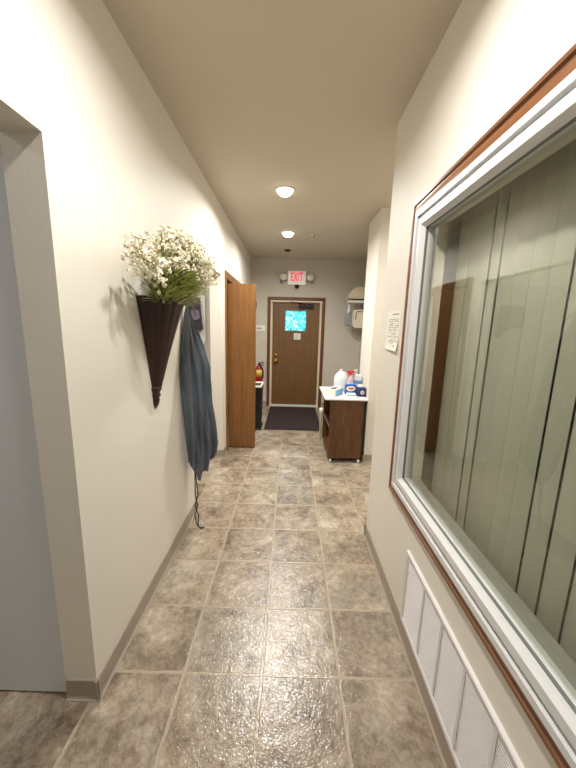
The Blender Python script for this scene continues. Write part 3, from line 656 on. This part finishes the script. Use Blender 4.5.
for x in (cx0 + .03, cx1 - .045):
    for y in (cy0 + .02, cy1 - .03):
        bm = bmesh.new(); lathe(bm, [(.001, -.014), (.022, -.013), (.0245, 0), (.022, .013), (.001, .014)], (x, y, .0245), 20, axis='X'); wv = obj('caster', bm, WHITE, ct, True)
        bm = bmesh.new(); box(bm, x - .018, x + .018, y - .008, y + .008, .046, .063); box(bm, x - .019, x - .016, y - .006, y + .006, .02, .05); box(bm, x + .016, x + .019, y - .006, y + .006, .02, .05); obj('fork', bm, DARKM, wv)
t = thing('paper_tube', (.452, 4.235, 0), 'slim white roll standing on the floor against the far end of the cart', 'roll')
bm = bmesh.new(); lathe(bm, [(.018, 0), (.018, .40), (.026, .41), (.028, .46), (.012, .47), (.001, .47)], (.447, 4.235, 0), 16); obj('roll', bm, PAPER, t, True)
TZ = .775
# tissue box
t = thing('tissue_box', (.55, 3.66, TZ), 'white and light blue tissue box with a dark slot, front left on the cart', 'tissue box')
rotm = Matrix.Translation((.533, 3.70, TZ)) @ Matrix.Rotation(math.radians(-32), 4, 'Z')
bm = rb(-.062, .062, -.105, .105, 0, .078, rad=.002); bmesh.ops.transform(bm, matrix=rotm, verts=bm.verts[:]); obj('carton', bm, PAPER, t)
bm = bmesh.new(); prism(bm, [(.032 * math.cos(a * .3142), .075 * math.sin(a * .3142)) for a in range(20)], .0775, .0795, lambda a, b, dd: (a, b, dd)); bmesh.ops.transform(bm, matrix=rotm, verts=bm.verts[:]); obj('slot', bm, BLACKM, t, label='dark oval slot')
bm = bx(.0615, .0632, -.103, .103, .002, .076); bmesh.ops.transform(bm, matrix=rotm, verts=bm.verts[:]); obj('blue_side', bm, CYAN, t, label='light blue printed side')
# gallon jug
t = thing('water_jug', (.60, 3.93, TZ), 'milky white gallon jug with handle at the back of the cart', 'jug')
bm = bmesh.new(); lathe(bm, [(.001, TZ), (.068, TZ + .002), (.075, TZ + .012), (.075, TZ + .15), (.066, TZ + .19), (.042, TZ + .225), (.024, TZ + .242), (.020, TZ + .25), (.020, TZ + .262), (.001, TZ + .262)], (.648, 3.97, 0), 32, sx=1.16, sy=1.0); obj('bottle', bm, JUG, t, True)
bm = bmesh.new(); lathe(bm, [(.022, TZ + .250), (.022, TZ + .268), (.001, TZ + .270)], (.648, 3.97, 0), 20); obj('cap', bm, WHITE, t, True)
bm = bmesh.new(); tube(bm, [(.658, 3.955, TZ + .238), (.70, 3.945, TZ + .225), (.722, 3.94, TZ + .18), (.715, 3.945, TZ + .13)], .011, 8); obj('handle', bm, JUG, t, True)
# spray bottle red
t = thing('spray_bottle', (.70, 3.86, TZ), 'clear pinkish spray bottle with a red trigger head on the cart', 'bottle')
sx_, sy_ = .752, 3.865
bm = bmesh.new(); lathe(bm, [(.001, TZ), (.04, TZ + .002), (.042, TZ + .01), (.042, TZ + .13), (.03, TZ + .18), (.016, TZ + .205), (.014, TZ + .225), (.001, TZ + .225)], (sx_, sy_, 0), 24); obj('bottle', bm, CLEAR, t, True)
bm = bmesh.new(); rbox(bm, sx_ - .05, sx_ + .035, sy_ - .014, sy_ + .014, TZ + .238, TZ + .272, .006); lathe(bm, [(.018, TZ + .215), (.018, TZ + .24)], (sx_, sy_, 0), 16); tube(bm, [(sx_ - .025, sy_, TZ + .24), (sx_ - .035, sy_, TZ + .215), (sx_ - .03, sy_, TZ + .195)], .006, 6); obj('trigger', bm, REDP, t)
bm = bmesh.new(); lathe(bm, [(.0428, TZ + .03), (.0428, TZ + .12)], (sx_, sy_, 0), 24); obj('sticker', bm, mat('pale_sticker', (196, 204, 222), .5, var=.1), t, True)
# pump bottle
t = thing('pump_bottle', (.80, 3.86, TZ), 'white pump bottle with a blue band, standing right of the red trigger bottle', 'bottle')
sx_, sy_ = .842, 3.87
obj('bottle', rb(sx_ - .042, sx_ + .042, sy_ - .028, sy_ + .028, TZ, TZ + .225, rad=.012, seg=3), mat('white_bottle', (226, 230, 238), .35, var=.02), t)
obj('band', rb(sx_ - .0428, sx_ + .0428, sy_ - .0288, sy_ + .0288, TZ + .10, TZ + .165, rad=.0125, seg=3), mat('steel_blue_band', (120, 150, 198), .45, var=.06), t, label='blue printed band')
bm = bmesh.new(); cxp = sx_ - .03; lathe(bm, [(.016, TZ + .222), (.016, TZ + .24), (.006, TZ + .245), (.006, TZ + .27), (.001, TZ + .27)], (cxp, sy_, 0), 14); rbox(bm, cxp - .03, cxp + .018, sy_ - .01, sy_ + .01, TZ + .27, TZ + .284, .004); obj('pump', bm, WHITE, t)
# blue wipes package
t = thing('wipes_package', (.69, 3.70, TZ), 'blue package with a white oval and red mark, in the middle of the cart front', 'package')
obj('pack', rb(.664, .800, 3.715, 3.775, TZ, TZ + .125, rad=.014, seg=3), BLUE, t)
el = lambda cx, cz, a, b: [(cx + a * math.cos(k * .2618), cz + b * math.sin(k * .2618)) for k in range(24)]
bm = bmesh.new(); prism(bm, el(.732, TZ + .074, .055, .030), 3.713, 3.7155, lambda a, b, dd: (a, dd, b)); obj('white_oval', bm, PAPER, t, label='white oval')
bm = bmesh.new(); prism(bm, el(.732, TZ + .076, .032, .011), 3.7118, 3.7135, lambda a, b, dd: (a, dd, b)); obj('red_mark', bm, REDP, t, label='red mark')
bm = bmesh.new(); box(bm, .674, .790, 3.7135, 3.7152, TZ + .018, TZ + .034); obj('pale_strip', bm, CYAN, t)
t = thing('sachet_box', (.70, 3.63, TZ), 'low pale blue and white box lying before the blue package', 'box')
obj('carton', rb(.672, .775, 3.62, 3.672, TZ, TZ + .030, rad=.002), PAPER, t)
obj('blue_stripe', bx(.674, .773, 3.6188, 3.62, TZ + .008, TZ + .02), CYAN, t)
# navy box
t = thing('navy_box', (.82, 3.68, TZ), 'navy blue carton with a round orange and white emblem on the cart corner', 'box')
obj('carton', rb(.793, .890, 3.62, 3.705, TZ, TZ + .102, rad=.002), NAVY, t)
bm = bmesh.new(); prism(bm, el(.848, TZ + .050, .022, .022), 3.6182, 3.6205, lambda a, b, dd: (a, dd, b)); obj('white_disc', bm, PAPER, t)
bm = bmesh.new(); prism(bm, el(.848, TZ + .050, .014, .014), 3.6172, 3.6186, lambda a, b, dd: (a, dd, b)); obj('orange_disc', bm, ORANGE, t, label='orange disc')
t = thing('paper_cup', (.85, 3.79, TZ), 'small white cup peeking out behind the navy box', 'cup')
bm = bmesh.new(); lathe(bm, [(.022, TZ), (.028, TZ + .115), (.025, TZ + .115), (.019, TZ + .006), (.001, TZ + .006)], (.858, 3.765, 0), 20); obj('cup', bm, PAPER, t, True)

# ------------------------------------------------------------------ dispensers on the washroom side wall
NX = 1.32
t = thing('towel_dispenser', (NX, 5.75, 1.78), 'beige paper towel dispenser with sloping front, highest on the nook side wall', 'towel dispenser')
z0, z1 = 2.050, 2.255
bm = bmesh.new(); prism(bm, [(NX, z0 + .005), (.985, z0 + .005), (.975, z0 + .03), (.98, z0 + .085), (1.085, z1), (NX, z1)], 5.60, 5.88, lambda a, b, dd: (a, dd, b)); bmesh.ops.bevel(bm, geom=bm.edges[:], offset=.008, segments=2, affect='EDGES'); obj('cover', bm, BEIGE, t)
obj('slot', bx(1.0, NX, 5.61, 5.87, z0 - .016, z0 + .006), BLACKM, t, label='black slot')
obj('towel', rb(.985, 1.30, 5.62, 5.86, z0 - .055, z0 - .016, rad=.006), PAPER, t, label='white paper towel edge')
t = thing('soap_dispenser', (NX, 5.75, 1.45), 'grey soap dispenser with a white nozzle under the towel dispenser', 'soap dispenser')
obj('tank', rb(.965, 1.105, 5.79, 5.91, 1.60, 1.82, rad=.02, seg=3), GREYP, t)
bm = bmesh.new(); lathe(bm, [(.034, 1.815), (.034, 1.87), (.024, 1.90), (.024, 1.985), (.001, 1.987)], (1.032, 5.85, 0), 18); obj('nozzle', bm, WHITE, t, True)
obj('wall_arm', bx(1.11, NX, 5.83, 5.87, 1.68, 1.76), DARKM, t)
t = thing('tissue_dispenser', (NX, 5.7, 1.38), 'cream rounded dispenser with a dark handle line, right of the soap dispenser', 'dispenser')
bm = bmesh.new(); prism(bm, rrect(1.075, NX, 1.565, 1.875, .045), 5.60, 5.76, lambda a, b, dd: (a, dd, b)); obj('cover', bm, mat('ivory_plastic', (224, 214, 192), .45, var=.02), t)
bm = bmesh.new(); tube(bm, [(1.105, 5.596, 1.71), (1.112, 5.596, 1.81), (1.13, 5.596, 1.84), (1.22, 5.596, 1.845)], .006, 6); obj('handle_line', bm, BLACKM, t)
